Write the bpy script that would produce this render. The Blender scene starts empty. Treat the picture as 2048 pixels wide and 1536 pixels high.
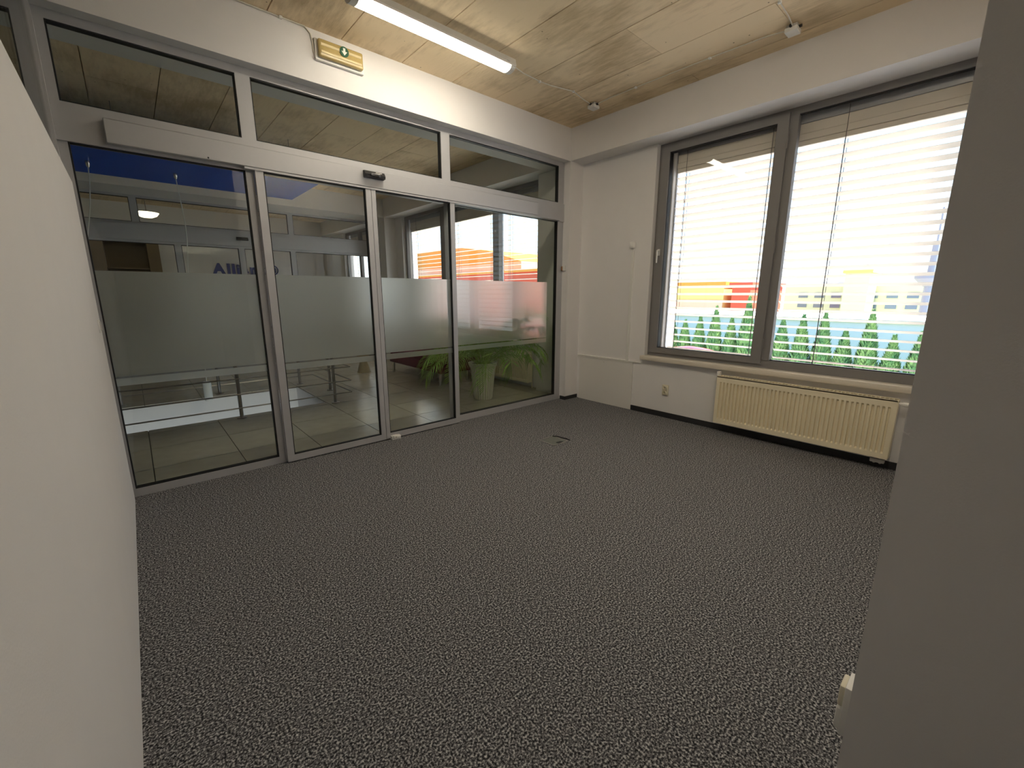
import bpy, bmesh, math, random
from mathutils import Vector, Matrix
R = math.radians
random.seed(7)
scene = bpy.context.scene
COL = scene.collection

# ------------------------------------------------------------------ camera
cam_data = bpy.data.cameras.new('camera')
cam_data.sensor_width = 36.0
cam_data.lens = 36.0 * 851.0 / 2048.0
cam_data.clip_start = 0.02
cam_data.clip_end = 600
cam = bpy.data.objects.new('camera', cam_data)
COL.objects.link(cam)
cam.location = (0.173, -4.139, 1.5)
cam.rotation_euler = (R(90 - 11.906), 0, R(-41.386))
scene.camera = cam

# ------------------------------------------------------------------ world, sun, exposure
SKY_STRENGTH = 0.33
SUN_STRENGTH = 2.8
EXPOSURE = 2.7
world = bpy.data.worlds.new('sky')
scene.world = world
world.use_nodes = True
wn = world.node_tree.nodes
wl = world.node_tree.links
wn.clear()
w_out = wn.new('ShaderNodeOutputWorld')
w_bg = wn.new('ShaderNodeBackground')
w_bg.inputs['Strength'].default_value = SKY_STRENGTH
w_tc = wn.new('ShaderNodeTexCoord')
w_sep = wn.new('ShaderNodeSeparateXYZ')
w_ramp = wn.new('ShaderNodeValToRGB')
cr = w_ramp.color_ramp
cr.elements[0].position = 0.0
cr.elements[0].color = (0.62, 0.66, 0.68, 1)
cr.elements[1].position = 1.0
cr.elements[1].color = (0.13, 0.33, 0.80, 1)
for pos, c in ((0.02, (0.86, 0.92, 0.97)), (0.12, (0.72, 0.87, 1.0)), (0.30, (0.42, 0.68, 1.0)), (0.55, (0.22, 0.46, 0.90))):
    e = cr.elements.new(pos)
    e.color = (*c, 1)
wl.new(w_tc.outputs['Generated'], w_sep.inputs[0])
wl.new(w_sep.outputs['Z'], w_ramp.inputs[0])
wl.new(w_ramp.outputs[0], w_bg.inputs['Color'])
wl.new(w_bg.outputs[0], w_out.inputs['Surface'])

sun_data = bpy.data.lights.new('sun', 'SUN')
sun_data.energy = SUN_STRENGTH
sun_data.angle = R(0.6)
sun_data.color = (1.0, 0.94, 0.84)
sun = bpy.data.objects.new('sun_offscreen', sun_data)
COL.objects.link(sun)
sun.rotation_euler = Vector((0.42, -0.72, 1.25)).to_track_quat('Z', 'Y').to_euler()
sun.location = (30, -30, 40)

vs = scene.view_settings
vs.view_transform = 'Standard'
vs.look = 'None'
vs.gamma = 1.0
vs.exposure = EXPOSURE
vs.use_curve_mapping = False
scene.cycles.max_bounces = 14
scene.cycles.diffuse_bounces = 7
scene.cycles.glossy_bounces = 4
scene.cycles.transmission_bounces = 8
scene.cycles.transparent_max_bounces = 40
scene.cycles.caustics_reflective = False
scene.cycles.caustics_refractive = False
scene.cycles.sample_clamp_indirect = 6.0

# ------------------------------------------------------------------ helpers
ORIGIN = {}


class MB:
    """collects shapes into one mesh (world coordinates)"""

    def __init__(self):
        self.v = []
        self.f = []
        self.smooth = []

    def add(self, vs_, fs_, smooth=False):
        n = len(self.v)
        self.v += [tuple(p) for p in vs_]
        self.f += [tuple(i + n for i in f) for f in fs_]
        self.smooth += [smooth] * len(fs_)
        return self

    def box(self, x0, x1, y0, y1, z0, z1):
        x0, x1 = min(x0, x1), max(x0, x1)
        y0, y1 = min(y0, y1), max(y0, y1)
        z0, z1 = min(z0, z1), max(z0, z1)
        return self.add([(x0, y0, z0), (x1, y0, z0), (x1, y1, z0), (x0, y1, z0),
                         (x0, y0, z1), (x1, y0, z1), (x1, y1, z1), (x0, y1, z1)],
                        [(0, 3, 2, 1), (4, 5, 6, 7), (0, 1, 5, 4), (1, 2, 6, 5), (2, 3, 7, 6), (3, 0, 4, 7)])

    def rbox(self, x0, x1, y0, y1, z0, z1, b=0.01, seg=2):
        bm = bmesh.new()
        bmesh.ops.create_cube(bm, size=1)
        bmesh.ops.scale(bm, vec=(abs(x1 - x0), abs(y1 - y0), abs(z1 - z0)), verts=bm.verts)
        bmesh.ops.translate(bm, vec=((x0 + x1) / 2, (y0 + y1) / 2, (z0 + z1) / 2), verts=bm.verts)
        bmesh.ops.bevel(bm, geom=bm.edges[:], offset=b, segments=seg, profile=0.5, affect='EDGES', clamp_overlap=True)
        bm.verts.index_update()
        self.add([v.co[:] for v in bm.verts], [[v.index for v in f.verts] for f in bm.faces], True)
        bm.free()
        return self

    def tube(self, pts, r, seg=8, closed=False):
        pts = [Vector(p) for p in pts]
        n = len(pts)
        rs = r if isinstance(r, (list, tuple)) else [r] * n
        vv, ff = [], []
        up0 = None
        for i, p in enumerate(pts):
            a = pts[i - 1] if i > 0 else p
            b = pts[i + 1] if i < n - 1 else p
            t = (b - a).normalized()
            if up0 is None:
                up0 = Vector((0, 0, 1)) if abs(t.z) < 0.9 else Vector((1, 0, 0))
            s = t.cross(up0)
            if s.length < 1e-6:
                s = t.orthogonal()
            s.normalize()
            u = s.cross(t).normalized()
            up0 = u
            for k in range(seg):
                an = 2 * math.pi * k / seg
                vv.append(p + (s * math.cos(an) + u * math.sin(an)) * rs[i])
        for i in range(n - 1):
            for k in range(seg):
                k2 = (k + 1) % seg
                ff.append((i * seg + k, i * seg + k2, (i + 1) * seg + k2, (i + 1) * seg + k))
        ff.append(tuple(range(seg)))
        ff.append(tuple(reversed(range((n - 1) * seg, n * seg))))
        return self.add(vv, ff, True)

    def lathe(self, c, prof, seg=32):
        vv, ff = [], []
        for (r, z) in prof:
            for k in range(seg):
                a = 2 * math.pi * k / seg
                vv.append((c[0] + r * math.cos(a), c[1] + r * math.sin(a), c[2] + z))
        for i in range(len(prof) - 1):
            for k in range(seg):
                k2 = (k + 1) % seg
                ff.append((i * seg + k, i * seg + k2, (i + 1) * seg + k2, (i + 1) * seg + k))
        if prof[0][0] > 1e-5:
            ff.append(tuple(reversed(range(seg))))
        if prof[-1][0] > 1e-5:
            ff.append(tuple(range((len(prof) - 1) * seg, len(prof) * seg)))
        return self.add(vv, ff, True)

    def prism(self, poly, axis, a0, a1):
        """poly 2D extruded along axis (0,1,2); poly in the other two axes in order"""
        n = len(poly)

        def P(p, a):
            q = [p[0], p[1]]
            q.insert(axis, a)
            return tuple(q)
        vv = [P(p, a0) for p in poly] + [P(p, a1) for p in poly]
        ff = [tuple(range(n)), tuple(reversed(range(n, 2 * n)))]
        for i in range(n):
            j = (i + 1) % n
            ff.append((i, i + n, j + n, j))
        return self.add(vv, ff)

    def mesh(self, name, origin=(0, 0, 0)):
        me = bpy.data.meshes.new(name)
        o = Vector(origin)
        me.from_pydata([Vector(p) - o for p in self.v], [], self.f)
        bm = bmesh.new()
        bm.from_mesh(me)
        bmesh.ops.recalc_face_normals(bm, faces=bm.faces)
        bm.to_mesh(me)
        bm.free()
        if any(self.smooth):
            me.polygons.foreach_set('use_smooth', self.smooth)
            me.set_sharp_from_angle(angle=R(38))
        me.update()
        return me


def tag(o, label=None, cat=None, group=None, kind=None):
    if label:
        o['label'] = label
    if cat:
        o['category'] = cat
    if group:
        o['group'] = group
    if kind:
        o['kind'] = kind
    return o


def obj(name, mb, mat, parent=None, loc=None):
    """one mesh object; shapes are given in world coordinates"""
    if parent is not None:
        org = ORIGIN[parent.name]
    else:
        org = Vector(loc) if loc is not None else Vector((0, 0, 0))
    me = mb.mesh(name, org)
    me.materials.append(M[mat])
    o = bpy.data.objects.new(name, me)
    COL.objects.link(o)
    if parent is not None:
        o.parent = parent
    else:
        o.location = org
    ORIGIN[o.name] = org
    return o


def thing(name, loc, label, cat, group=None):
    o = bpy.data.objects.new(name, None)
    o.empty_display_size = 0.1
    COL.objects.link(o)
    o.location = loc
    ORIGIN[o.name] = Vector(loc)
    return tag(o, label, cat, group)


def struct_root(name, loc, label=None):
    o = bpy.data.objects.new(name, None)
    o.empty_display_size = 0.1
    COL.objects.link(o)
    o.location = loc
    ORIGIN[o.name] = Vector(loc)
    return tag(o, label, None, None, 'structure')


def struct(name, mb, mat, label=None, loc=None):
    return tag(obj(name, mb, mat, None, loc), label, None, None, 'structure')


def copy_tree(o, parent=None):
    c = o.copy()
    COL.objects.link(c)
    if parent is not None:
        c.parent = parent
    for ch in list(o.children):
        copy_tree(ch, c)
    return c


# ------------------------------------------------------------------ materials
M = {}


def mat(name, col, rough=0.6, metal=0.0, spec=0.5, emit=None, estr=0.0, noise=None, bump=None, coat=0.0):
    m = bpy.data.materials.new(name)
    m.use_nodes = True
    nt = m.node_tree
    b = nt.nodes['Principled BSDF']
    b.inputs['Base Color'].default_value = (*col, 1)
    b.inputs['Roughness'].default_value = rough
    b.inputs['Metallic'].default_value = metal
    b.inputs['Specular IOR Level'].default_value = spec
    if coat:
        b.inputs['Coat Weight'].default_value = coat
    if emit:
        b.inputs['Emission Color'].default_value = (*emit, 1)
        b.inputs['Emission Strength'].default_value = estr
    tc = nt.nodes.new('ShaderNodeTexCoord')
    if noise:
        sc, amt = noise
        n = nt.nodes.new('ShaderNodeTexNoise')
        n.inputs['Scale'].default_value = sc
        n.inputs['Detail'].default_value = 4
        nt.links.new(tc.outputs['Object'], n.inputs['Vector'])
        mx = nt.nodes.new('ShaderNodeMix')
        mx.data_type = 'RGBA'
        mx.inputs['A'].default_value = (*[c * (1 - amt) for c in col], 1)
        mx.inputs['B'].default_value = (*[min(1, c * (1 + amt)) for c in col], 1)
        nt.links.new(n.outputs['Fac'], mx.inputs['Factor'])
        nt.links.new(mx.outputs['Result'], b.inputs['Base Color'])
    if bump:
        sc, st = bump
        n2 = nt.nodes.new('ShaderNodeTexNoise')
        n2.inputs['Scale'].default_value = sc
        n2.inputs['Detail'].default_value = 3
        nt.links.new(tc.outputs['Object'], n2.inputs['Vector'])
        bp = nt.nodes.new('ShaderNodeBump')
        bp.inputs['Strength'].default_value = st
        bp.inputs['Distance'].default_value = 0.01
        nt.links.new(n2.outputs['Fac'], bp.inputs['Height'])
        nt.links.new(bp.outputs['Normal'], b.inputs['Normal'])
    M[name] = m
    return m


mat('plaster', (0.775, 0.758, 0.755), 0.85, spec=0.2, noise=(6, 0.02), bump=(180, 0.06))
mat('panel_white', (0.74, 0.72, 0.69), 0.7, spec=0.3, noise=(4, 0.02))
mat('aluminium', (0.47, 0.47, 0.49), 0.42, metal=0.25, noise=(20, 0.03))
mat('window_grey', (0.225, 0.215, 0.215), 0.5, spec=0.4, noise=(14, 0.03))
mat('gasket', (0.006, 0.006, 0.007), 0.6)
mat('black_plastic', (0.012, 0.012, 0.014), 0.35)
mat('dark_lens', (0.03, 0.03, 0.035), 0.08, spec=0.8)
mat('white_plastic', (0.78, 0.77, 0.74), 0.4)
mat('ivory_plastic', (0.74, 0.69, 0.55), 0.4)
mat('grey_plastic', (0.5, 0.48, 0.46), 0.45)
mat('box_grey', (0.24, 0.23, 0.22), 0.5)
mat('box_lid', (0.14, 0.15, 0.135), 0.8, noise=(90, 0.35))
mat('brass_contact', (0.45, 0.24, 0.13), 0.4, metal=0.3)
mat('radiator', (0.86, 0.78, 0.58), 0.38, spec=0.5)
mat('sill', (0.72, 0.66, 0.56), 0.4, noise=(9, 0.04))
mat('baseboard', (0.018, 0.018, 0.02), 0.6)
mat('slat', (0.77, 0.70, 0.61), 0.5, spec=0.4)
mat('blind_rail', (0.42, 0.42, 0.44), 0.4, metal=0.5)
mat('cord', (0.10, 0.095, 0.09), 0.8)
mat('cable', (0.66, 0.62, 0.54), 0.6)
mat('chrome', (0.62, 0.60, 0.58), 0.18, metal=1.0)
mat('steel', (0.32, 0.30, 0.28), 0.28, metal=1.0)
mat('burgundy', (0.13, 0.010, 0.030), 0.75, noise=(30, 0.15), bump=(140, 0.2))
mat('planter', (0.66, 0.64, 0.55), 0.45)
mat('soil', (0.05, 0.035, 0.02), 0.95, noise=(60, 0.4), bump=(60, 0.6))
mat('leaf', (0.26, 0.44, 0.07), 0.5, noise=(9, 0.4))
mat('frond_stem', (0.26, 0.36, 0.06), 0.55)
mat('blue_board', (0.002, 0.095, 0.66), 0.45, spec=0.4)
mat('logo_blue', (0.02, 0.035, 0.24), 0.5)
mat('pendant_white', (0.80, 0.82, 0.80), 0.4)
mat('wood_brown', (0.17, 0.12, 0.06), 0.5, noise=(5, 0.2))
mat('table_beige', (0.42, 0.35, 0.22), 0.5)
mat('sign_green', (0.006, 0.085, 0.035), 0.5)
mat('sign_white', (0.82, 0.84, 0.78), 0.5)
mat('sign_diffuser', (0.44, 0.33, 0.13), 0.25, noise=(14, 0.15))
mat('sign_tube', (0.72, 0.60, 0.34), 0.3)
mat('lamp_housing', (0.72, 0.70, 0.66), 0.45)
mat('tile_grout', (0.10, 0.095, 0.075), 0.8)
mat('ground', (0.42, 0.43, 0.44), 0.9, noise=(0.3, 0.08))
mat('yard', (0.74, 0.72, 0.68), 0.9, noise=(0.6, 0.06))
mat('lawn', (0.12, 0.24, 0.06), 0.9, noise=(0.8, 0.3))
mat('facade_white', (0.88, 0.83, 0.92), 0.8, noise=(0.5, 0.03))
mat('facade_orange', (0.80, 0.32, 0.05), 0.8, noise=(0.5, 0.05))
mat('facade_yellow', (0.88, 0.66, 0.20), 0.8, noise=(0.5, 0.05))
mat('facade_red', (0.62, 0.10, 0.045), 0.8, noise=(0.5, 0.05))
mat('facade_lime', (0.80, 0.80, 0.48), 0.8, noise=(0.5, 0.05))
mat('facade_peach', (0.86, 0.52, 0.34), 0.8, noise=(0.5, 0.05))
mat('facade_pale', (0.80, 0.78, 0.74), 0.8, noise=(0.5, 0.05))
mat('far_glass', (0.16, 0.22, 0.28), 0.15, spec=0.8)
mat('car_red', (0.60, 0.02, 0.03), 0.25, coat=0.6)
mat('tyre', (0.02, 0.02, 0.02), 0.8)
mat('lower_floor', (0.10, 0.12, 0.09), 0.5)
mat('mast_grey', (0.35, 0.37, 0.40), 0.6)


def lin_mat(name):
    m = bpy.data.materials.new(name)
    m.use_nodes = True
    M[name] = m
    return m, m.node_tree, m.node_tree.nodes['Principled BSDF']


def nd(nt, kind, **kw):
    n = nt.nodes.new(kind)
    for k, v in kw.items():
        setattr(n, k, v)
    return n


# board-marked concrete
def concrete(name, dark, light):
    m, nt, b = lin_mat(name)
    tc = nd(nt, 'ShaderNodeTexCoord')
    geo = nd(nt, 'ShaderNodeNewGeometry')
    mp = nd(nt, 'ShaderNodeMapping')
    mp.inputs['Scale'].default_value = (24, 4.5, 8)
    nt.links.new(geo.outputs['Position'], mp.inputs['Vector'])
    grain = nd(nt, 'ShaderNodeTexNoise')
    grain.inputs['Scale'].default_value = 1.0
    grain.inputs['Detail'].default_value = 6
    grain.inputs['Roughness'].default_value = 0.65
    nt.links.new(mp.outputs[0], grain.inputs['Vector'])
    big = nd(nt, 'ShaderNodeTexNoise')
    big.inputs['Scale'].default_value = 1.6
    big.inputs['Detail'].default_value = 4
    nt.links.new(geo.outputs['Position'], big.inputs['Vector'])
    add = nd(nt, 'ShaderNodeMath', operation='MULTIPLY_ADD')
    add.inputs[1].default_value = 0.63
    nt.links.new(big.outputs['Fac'], add.inputs[0])
    mul = nd(nt, 'ShaderNodeMath', operation='MULTIPLY')
    mul.inputs[1].default_value = 0.42
    nt.links.new(grain.outputs['Fac'], mul.inputs[0])
    nt.links.new(mul.outputs[0], add.inputs[2])
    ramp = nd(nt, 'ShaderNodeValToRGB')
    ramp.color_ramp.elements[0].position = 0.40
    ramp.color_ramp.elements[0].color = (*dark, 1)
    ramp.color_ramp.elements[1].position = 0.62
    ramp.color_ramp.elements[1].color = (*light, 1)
    oi = nd(nt, 'ShaderNodeObjectInfo')
    var = nd(nt, 'ShaderNodeMath', operation='MULTIPLY_ADD')
    var.inputs[1].default_value = 0.10
    nt.links.new(oi.outputs['Random'], var.inputs[0])
    nt.links.new(add.outputs[0], var.inputs[2])
    nt.links.new(var.outputs[0], ramp.inputs[0])
    # small air holes, the shade inside them painted as dark spots
    vo = nd(nt, 'ShaderNodeTexVoronoi')
    vo.inputs['Scale'].default_value = 9
    nt.links.new(geo.outputs['Position'], vo.inputs['Vector'])
    lt = nd(nt, 'ShaderNodeMath', operation='LESS_THAN')
    lt.inputs[1].default_value = 0.055
    nt.links.new(vo.outputs['Distance'], lt.inputs[0])
    rnd = nd(nt, 'ShaderNodeSeparateColor')
    nt.links.new(vo.outputs['Color'], rnd.inputs[0])
    gt = nd(nt, 'ShaderNodeMath', operation='GREATER_THAN')
    gt.inputs[1].default_value = 0.55
    nt.links.new(rnd.outputs[0], gt.inputs[0])
    hm = nd(nt, 'ShaderNodeMath', operation='MULTIPLY')
    nt.links.new(lt.outputs[0], hm.inputs[0])
    nt.links.new(gt.outputs[0], hm.inputs[1])
    mx = nd(nt, 'ShaderNodeMix', data_type='RGBA')
    mx.inputs['B'].default_value = (*[c * 0.35 for c in dark], 1)
    nt.links.new(hm.outputs[0], mx.inputs['Factor'])
    nt.links.new(ramp.outputs[0], mx.inputs['A'])
    nt.links.new(mx.outputs['Result'], b.inputs['Base Color'])
    b.inputs['Roughness'].default_value = 0.85
    b.inputs['Specular IOR Level'].default_value = 0.2
    bp = nd(nt, 'ShaderNodeBump')
    bp.inputs['Strength'].default_value = 0.35
    bp.inputs['Distance'].default_value = 0.01
    nt.links.new(grain.outputs['Fac'], bp.inputs['Height'])
    nt.links.new(bp.outputs['Normal'], b.inputs['Normal'])


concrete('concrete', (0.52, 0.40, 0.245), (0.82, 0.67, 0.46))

# carpet: loop pile, salt and pepper
m, nt, b = lin_mat('carpet')
geo = nd(nt, 'ShaderNodeNewGeometry')
n1 = nd(nt, 'ShaderNodeTexNoise')
n1.inputs['Scale'].default_value = 125
n1.inputs['Detail'].default_value = 2
n1.inputs['Roughness'].default_value = 0.6
nt.links.new(geo.outputs['Position'], n1.inputs['Vector'])
rp = nd(nt, 'ShaderNodeValToRGB')
rp.color_ramp.elements[0].position = 0.38
rp.color_ramp.elements[0].color = (0.018, 0.018, 0.021, 1)
rp.color_ramp.elements[1].position = 0.66
rp.color_ramp.elements[1].color = (0.56, 0.555, 0.56, 1)
e = rp.color_ramp.elements.new(0.52)
e.color = (0.14, 0.14, 0.147, 1)
nt.links.new(n1.outputs['Fac'], rp.inputs[0])
nt.links.new(rp.outputs[0], b.inputs['Base Color'])
b.inputs['Roughness'].default_value = 0.95
b.inputs['Specular IOR Level'].default_value = 0.1
bp_ = nd(nt, 'ShaderNodeBump')
bp_.inputs['Strength'].default_value = 0.7
bp_.inputs['Distance'].default_value = 0.006
nt.links.new(n1.outputs['Fac'], bp_.inputs['Height'])
nt.links.new(bp_.outputs['Normal'], b.inputs['Normal'])

# glazed floor tile
m, nt, b = lin_mat('tile')
oi = nd(nt, 'ShaderNodeObjectInfo')
geo = nd(nt, 'ShaderNodeNewGeometry')
n1 = nd(nt, 'ShaderNodeTexNoise')
n1.inputs['Scale'].default_value = 7
n1.inputs['Detail'].default_value = 5
nt.links.new(geo.outputs['Position'], n1.inputs['Vector'])
ad = nd(nt, 'ShaderNodeMath', operation='MULTIPLY_ADD')
ad.inputs[1].default_value = 0.4
nt.links.new(oi.outputs['Random'], ad.inputs[0])
nt.links.new(n1.outputs['Fac'], ad.inputs[2])
rp = nd(nt, 'ShaderNodeValToRGB')
rp.color_ramp.elements[0].position = 0.3
rp.color_ramp.elements[0].color = (0.43, 0.40, 0.33, 1)
rp.color_ramp.elements[1].position = 1.0
rp.color_ramp.elements[1].color = (0.52, 0.49, 0.41, 1)
nt.links.new(ad.outputs[0], rp.inputs[0])
nt.links.new(rp.outputs[0], b.inputs['Base Color'])
b.inputs['Roughness'].default_value = 0.22
b.inputs['Specular IOR Level'].default_value = 0.55


def glass(name, tint, f0=0.04):
    m = bpy.data.materials.new(name)
    m.use_nodes = True
    nt = m.node_tree
    nt.nodes.clear()
    out = nd(nt, 'ShaderNodeOutputMaterial')
    geo = nd(nt, 'ShaderNodeNewGeometry')
    dot = nd(nt, 'ShaderNodeVectorMath', operation='DOT_PRODUCT')
    nt.links.new(geo.outputs['Incoming'], dot.inputs[0])
    nt.links.new(geo.outputs['Normal'], dot.inputs[1])
    ab = nd(nt, 'ShaderNodeMath', operation='ABSOLUTE')
    nt.links.new(dot.outputs['Value'], ab.inputs[0])
    sb = nd(nt, 'ShaderNodeMath', operation='SUBTRACT')
    sb.inputs[0].default_value = 1.0
    nt.links.new(ab.outputs[0], sb.inputs[1])
    pw = nd(nt, 'ShaderNodeMath', operation='POWER')
    pw.inputs[1].default_value = 5.0
    nt.links.new(sb.outputs[0], pw.inputs[0])
    ma = nd(nt, 'ShaderNodeMath', operation='MULTIPLY_ADD')
    ma.inputs[1].default_value = 1 - f0
    ma.inputs[2].default_value = f0
    nt.links.new(pw.outputs[0], ma.inputs[0])
    tr = nd(nt, 'ShaderNodeBsdfTransparent')
    tr.inputs['Color'].default_value = (*tint, 1)
    gl = nd(nt, 'ShaderNodeBsdfGlossy')
    gl.inputs['Roughness'].default_value = 0.0
    mx = nd(nt, 'ShaderNodeMixShader')
    nt.links.new(ma.outputs[0], mx.inputs[0])
    nt.links.new(tr.outputs[0], mx.inputs[1])
    nt.links.new(gl.outputs[0], mx.inputs[2])
    nt.links.new(mx.outputs[0], out.inputs['Surface'])
    M[name] = m


glass('glass', (0.965, 0.985, 0.965), 0.028)
glass('glass_window', (0.985, 0.99, 0.99), 0.02)

# frosted film: scatters what is behind it
m = bpy.data.materials.new('frosted')
m.use_nodes = True
nt = m.node_tree
nt.nodes.clear()
out = nd(nt, 'ShaderNodeOutputMaterial')
tl = nd(nt, 'ShaderNodeBsdfTranslucent')
tl.inputs['Color'].default_value = (0.96, 0.98, 1.0, 1)
rf = nd(nt, 'ShaderNodeBsdfRefraction')
rf.inputs['Color'].default_value = (0.97, 0.99, 1.0, 1)
rf.inputs['Roughness'].default_value = 0.62
rf.inputs['IOR'].default_value = 1.22
df = nd(nt, 'ShaderNodeBsdfDiffuse')
df.inputs['Color'].default_value = (0.82, 0.85, 0.84, 1)
m1 = nd(nt, 'ShaderNodeMixShader')
m1.inputs[0].default_value = 0.85
nt.links.new(tl.outputs[0], m1.inputs[1])
nt.links.new(rf.outputs[0], m1.inputs[2])
m2 = nd(nt, 'ShaderNodeMixShader')
m2.inputs[0].default_value = 0.18
nt.links.new(m1.outputs[0], m2.inputs[1])
nt.links.new(df.outputs[0], m2.inputs[2])
nt.links.new(m2.outputs[0], out.inputs['Surface'])
M['frosted'] = m

# lamp diffusers with prismatic ribs
def diffuser_mat(name, colour, strength):
    m, nt, b = lin_mat(name)
    tc = nd(nt, 'ShaderNodeTexCoord')
    wv = nd(nt, 'ShaderNodeTexWave')
    wv.inputs['Scale'].default_value = 22
    nt.links.new(tc.outputs['Object'], wv.inputs['Vector'])
    rp = nd(nt, 'ShaderNodeMapRange')
    rp.inputs['To Min'].default_value = strength * 0.8
    rp.inputs['To Max'].default_value = strength * 1.15
    nt.links.new(wv.outputs['Fac'], rp.inputs['Value'])
    b.inputs['Base Color'].default_value = (0.85, 0.82, 0.72, 1)
    b.inputs['Emission Color'].default_value = (*colour, 1)
    nt.links.new(rp.outputs[0], b.inputs['Emission Strength'])


diffuser_mat('diffuser_warm', (1.0, 0.90, 0.72), 6.8)
mat('bowl_light', (0.9, 0.85, 0.7), 0.5, emit=(1.0, 0.86, 0.58), estr=0.9)

# translucent leaves for the thuja sprays
m = bpy.data.materials.new('thuja')
m.use_nodes = True
nt = m.node_tree
b = nt.nodes['Principled BSDF']
oi = nd(nt, 'ShaderNodeObjectInfo')
geo = nd(nt, 'ShaderNodeNewGeometry')
n1 = nd(nt, 'ShaderNodeTexNoise')
n1.inputs['Scale'].default_value = 2.5
nt.links.new(geo.outputs['Position'], n1.inputs['Vector'])
rp = nd(nt, 'ShaderNodeValToRGB')
rp.color_ramp.elements[0].position = 0.3
rp.color_ramp.elements[0].color = (0.06, 0.20, 0.07, 1)
rp.color_ramp.elements[1].position = 0.75
rp.color_ramp.elements[1].color = (0.26, 0.42, 0.13, 1)
nt.links.new(n1.outputs['Fac'], rp.inputs[0])
nt.links.new(rp.outputs[0], b.inputs['Base Color'])
b.inputs['Roughness'].default_value = 0.8
M['thuja'] = m

# ------------------------------------------------------------------ dimensions (metres)
W, WB, RV, H, HB = 4.98, 4.717, 0.136, 3.58, 3.194
YB = -7.4          # rear end of the passage
XN = -2.6          # far side of the neighbouring room / lobby
YF = 9.65          # wall at the far end of the opposite office
YG2 = 6.2          # glass front opposite
LT = 2.2           # top of the white partition on the left
RX, RY = 1.62, -4.02
GZ = -3.7          # ground outside
VX, VY0, VY1 = 2.069, 2.0, 3.47  # stair opening

# ------------------------------------------------------------------ structure
struct('floor', MB().box(XN, W, YB, 0.03, -0.3, 0.0), 'carpet')

# lobby floor with single tiles
lf = struct('floor_lobby', MB().box(XN, VX, 0.03, VY0, -0.33, -0.012).box(XN, VX, VY1, YG2, -0.33, -0.012)
            .box(VX, W, 0.03, YG2, -0.33, -0.012), 'tile_grout')
P = 0.647
g = 0.0035
for i in range(-5, 9):
    for j in range(-2, 10):
        x0, x1 = 0.128 + i * P, 0.128 + (i + 1) * P
        y0, y1 = 0.573 + j * P, 0.573 + (j + 1) * P
        x0, x1 = max(x0, XN), min(x1, W)
        y0, y1 = max(y0, 0.03), min(y1, YG2 - 0.03)
        rects = [(x0, x1, y0, y1)]
        if x0 < VX:
            rects = []
            xa, xb = x0, min(x1, VX)
            if y0 < VY0:
                rects.append((xa, xb, y0, min(y1, VY0)))
            if y1 > VY1:
                rects.append((xa, xb, max(y0, VY1), y1))
            if x1 > VX:
                rects.append((VX, x1, y0, y1))
        for (a, b_, c, d_) in rects:
            if b_ - a > 0.03 and d_ - c > 0.03:
                obj('tile', MB().box(a + g, b_ - g, c + g, d_ - g, -0.012, 0.0), 'tile', lf)
struct('floor_far_office', MB().box(XN, W, YG2, YF, -0.3, -0.002), 'tile')

# stair opening lining and the storey below
struct('wall_stairwell', MB().box(XN, VX, VY1 - 0.004, VY1 + 0.02, -0.37, -0.013)
       .box(VX - 0.004, VX + 0.02, VY0, VY1, -0.37, -0.013)
       .box(XN, VX, VY0 - 0.02, VY0 + 0.004, -0.37, -0.013), 'plaster')
struct('floor_below', MB().box(XN, W, -1.0, YF, GZ, GZ + 0.1), 'lower_floor')
struct('wall_below', MB().box(XN, W, YF - 0.5, YF - 0.3, GZ + 0.1, -0.33).box(W - 0.1, W + 0.2, -1, YF, GZ + 0.1, -0.33)
       .box(XN - 0.2, XN, -1, YF, GZ + 0.1, -0.33), 'plaster')

# concrete ceiling: slab and formwork panels with joints
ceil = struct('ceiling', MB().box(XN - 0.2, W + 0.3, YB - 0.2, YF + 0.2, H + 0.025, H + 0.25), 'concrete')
PX, PY = 0.5525, 1.95
k = 0
for i in range(-6, 9):
    xa = 0.135 + i * PX
    xb = xa + PX
    xa, xb = max(xa, XN), min(xb, W)
    if xb - xa < 0.02:
        continue
    y = YB - (0.9 if i % 2 else 0.0) - 0.25
    while y < YF:
        ya, yb = max(y, YB), min(y + PY, YF)
        if yb - ya > 0.02:
            k += 1
            dz = 0.0015 * ((i * 7 + k * 3) % 5) / 4
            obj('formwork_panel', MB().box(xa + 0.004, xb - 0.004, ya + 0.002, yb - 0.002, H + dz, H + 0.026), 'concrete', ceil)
        y += PY

# beam and pier over / beside the glass front
struct('wall_back', MB().box(XN, WB + 0.002, -RV, 0.40, HB, H + 0.01), 'plaster')
struct('wall_back_pier', MB().box(WB, W + 0.002, -RV, 0.10, 0, H + 0.01), 'plaster')
struct('wall_lobby_nib', MB().box(4.86, W + 0.002, 0.10, 0.60, 0, HB + 0.01), 'plaster')
# window wall: parapets, piers, lintel
XO = W + 0.36
ww = MB()
ww.box(W, XO, YB, YF, HB, H + 0.25)                    # lintel
ww.box(W, XO, YB, YF, GZ, 0.69)                       # parapet
for (a, b_) in ((YB, -3.79), (-1.225, 0.64), (5.06, 6.75), (8.6, YF)):
    ww.box(W, XO, a, b_, 0.69, HB)
ww.box(W + 0.15, W + 0.44, -1.365, -1.225, 0.69, HB)    # outer insulation beside the frame
struct('wall_right', ww, 'plaster')
struct('trim_1', MB().box(WB, W + 0.005, YB, YF, HB, H + 0.01), 'plaster')  # beam above the windows
# lobby pier and beam
struct('wall_lobby_pier', MB().box(WB, W + 0.01, 5.38, 5.88, 0, HB + 0.01), 'plaster')
struct('trim_2', MB().box(XN, WB, 5.42, 6.30, HB, H + 0.01), 'plaster')
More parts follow.
